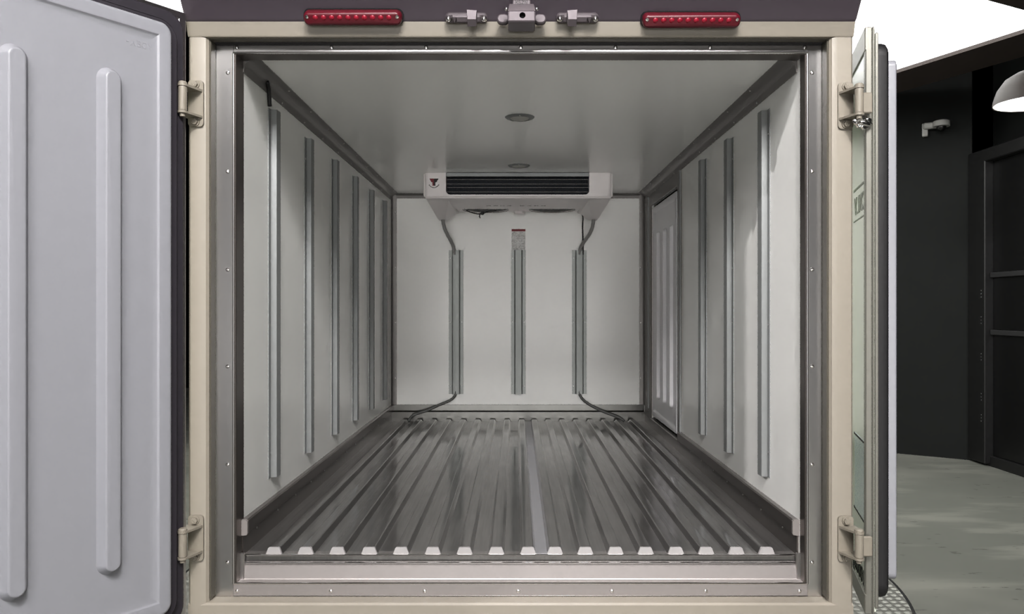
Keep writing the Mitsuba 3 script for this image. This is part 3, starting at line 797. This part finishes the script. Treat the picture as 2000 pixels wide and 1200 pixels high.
def hinge(s, zu, zl, lab, foil=False):
    h = thing('door_hinge', lab, 'hinge', 'door hinges')
    X = lambda v: XC + s * v
    xb0, xb1, xp, yp = .872, .914, .905, 2.055
    base = cat(extrude(sg.Polygon([(X(xb0), zl - .026), (X(xb1), zl - .026), (X(xb1), zu + .03), (X(xb0), zu + .03)]).buffer(-.010).buffer(.010, quad_segs=4), YC - .006, YC, 'y'))
    ears = []
    for z in (zu, zl):
        pts = sg.Polygon([(X(xb0), YC - .002), (X(xb1 + .004), YC - .002), (X(xp + .013), yp), (X(xp - .013), yp)]).union(sg.Point(X(xp), yp).buffer(.013, quad_segs=5))
        ears.append(extrude(pts, z - .003, z + .003, 'z'))
    put('bracket', cat(base, *ears), 'm_creamhw', h)
    for z in (zu + .017, zl - .014):
        put('bolt', None, None, h, shape=HEXB, to_world=T().translate([X(.893), YC - .006, z]) @ FACE['-y'])
    put('barrel', lathe([(.001, zl + .004), (.011, zl + .004), (.0115, zl + .008), (.0115, zu - .008), (.011, zu - .004), (.001, zu - .004)], 22).apply_translation([X(xp), yp, 0]), 'm_creamhw', h, smooth=35)
    put('pin', cat(lathe([(.001, zl - .012), (.007, zl - .012), (.008, zl - .003), (.008, zu + .003), (.0115, zu + .003), (.0115, zu + .007), (.009, zu + .010), (.001, zu + .010)], 18)).apply_translation([X(xp), yp, 0]), 'm_creamhw', h, smooth=35)
    put('leaf', box(X(xp + .006), X(xp + .038), yp + .002, yp + .012, zl + .004, zu - .012, .003) if s > 0 else box(X(xp + .006), X(xp + .012), yp + .002, yp + .02, zl + .004, zu - .012, .003), 'm_creamhw', h)
    if foil:
        m = trimesh.creation.icosphere(3, .02)
        v = np.array(m.vertices)
        m.vertices = v * (0.7 + .6 * meshkit.noise(v * 160, 3))[:, None] * [1.1, .7, .9]
        put('foil_wrap', m.apply_translation([X(xp + .016), yp + .012, zl - .018]), 'm_chrome', h)


hinge(-1, zc(.598), zc(.526), 'cream hinge at the top of the left post')
hinge(-1, zc(-.598), zc(-.668), 'cream hinge at the foot of the left post')
hinge(1, zc(.592), zc(.520), 'cream hinge at the top of the right post, crumpled foil below it', True)
hinge(1, zc(-.600), zc(-.670), 'cream hinge at the foot of the right post')

# ================================================================== LAMPS AND LATCHES ON THE VISOR
VA = np.array([0, YC - .02, zc(.792)])                       # fold of the visor
VD = np.array([0, -.145, .193])
VD /= np.linalg.norm(VD)                                     # up the visor
VN = np.array([0, -VD[2], VD[1]])                            # out of the visor
VN = VN / np.linalg.norm(VN)


def on_visor(m, x, s):
    return basis(m, VA + [x, 0, 0] + VD * s, (1, 0, 0), VD, VN)


def red_lamp(x, s, lab):
    k = thing('marker_lamp', lab, 'marker lamp', 'red lamps on the visor')
    put('lens', on_visor(rloft(-.133, .133, -.019, .019, .016, [(0, 0), (0, .020), (.003, .026), (.008, .029)], 6), x, s), 'm_red', k, smooth=40)
    put('base', on_visor(rloft(-.136, .136, -.021, .021, .018, [(0, -.002), (0, .006)], 6), x, s), 'm_rubber', k)
    for i in range(10):
        put('led', on_visor(cat(lathe([(.0080, .0275), (.0065, .0298), (.0035, .0312), (.0001, .0316)], 14)).apply_translation([-.099 + i * .022, .004, 0]), x, s), 'm_redled', k, smooth=True)
    for u in (-.121, .121):
        put('screw', on_visor(lathe([(.0001, .031), (.004, .0305), (.0055, .028)], 12).apply_translation([u, .006, 0]), x, s), 'm_chrome', k, smooth=35)


red_lamp(-.442, .006, 'long red marker lamp on the left of the visor')
red_lamp(.474, -.001, 'long red marker lamp on the right of the visor, catching more light')


def keeper(x, s, lab):
    k = thing('latch_keeper', lab, 'latch keeper', 'latch keepers on the visor')
    F = lambda m: on_visor(m, x, .003)
    put('base_plate', F(cat(rloft(-.058, .058, -.013, .013, .012, [(0, 0), (0, .010), (.003, .014)], 5), box(-.040, .040, -.010, .010, .010, .020, .004))), 'm_hardware', k, smooth=30)
    put('hook', F(cat(trimesh.convex.convex_hull(np.array([(a * s + c, b, h) for a, b, h, c in ((-.012, -.008, .010, s * .018), (.012, -.008, .010, s * .018), (-.011, .016, .072, s * .018), (.011, .016, .072, s * .018), (-.013, .036, .056, s * .018), (.013, .034, .056, s * .018), (-.012, .010, .012, s * .018), (.012, .010, .012, s * .018), (-.012, -.004, .068, s * .018), (.011, -.004, .068, s * .018))])))), 'm_hardware', k, smooth=30)
    put('finger', F(trimesh.convex.convex_hull(np.array([(-s * .030 - .006, -.006, .010), (-s * .030 + .006, -.006, .010), (-s * .030 - .005, .012, .040), (-s * .030 + .005, .012, .040), (-s * .042, .0, .012), (-s * .030, -.004, .038)]))), 'm_hardware', k)
    for u in (-.048, .048):
        put('bolt', F(lathe([(.001, .024), (.006, .022), (.0085, .017), (.009, .012)], 16).apply_translation([u, 0, 0])), 'm_chrome', k, smooth=40)


keeper(-.136, 1, 'cast latch keeper on the visor, left of the lock block')
keeper(.166, -1, 'cast latch keeper on the visor, right of the lock block')
lk = thing('lock_block', 'boxy grey lock block with a round hole in the middle of the visor', 'lock')
F = lambda m: basis(m, (.014, YC - .055, zc(.768)), (1, 0, 0), (0, 0, 1), (0, -1, 0))
blk = mcut(box(-.036, .036, -.0145, .015, -.03, .045, .003), trimesh.creation.cylinder(.0080, .05, sections=24).apply_translation([.002, .002, .045]))
bmm = blk.to_mesh()
put('body', F(trimesh.Trimesh(bmm.vert_properties[:, :3], bmm.tri_verts, process=False)), 'm_hardware', lk)
put('bore', F(lathe([(.001, .021), (.0079, .021), (.0080, .044)], 20).apply_translation([.002, .002, 0])), 'm_black', lk)
put('cover', F(cat(trimesh.convex.convex_hull(np.array([(a, b, h) for a in (-.036, .036) for b, h in ((.013, .045), (.013, -.03))] + [(a, b, h) for a in (-.032, .032) for b, h in ((.040, .024), (.040, -.03))])), box(-.024, .024, .034, .052, -.03, .022, .002))), 'm_hardware', lk)
for a, b in ((-.066, -.034), (.034, .066)):
    put('side_lug', F(rloft(a, b, -.001, .024, .012, [(0, -.02), (0, -.004), (.003, -.001)], 5)), 'm_hardware', lk)
for u in (-.040, .040):
    put('pivot', F(trimesh.creation.icosphere(2, .0055).apply_translation([u, .024, .030])), 'm_chrome', lk, smooth=True)
tk = meshkit.text_mesh('KSZN', .009, .001)
put('lettering', F(tk.apply_translation([-.017, .0405, .0218])), 'm_inkdark', lk)
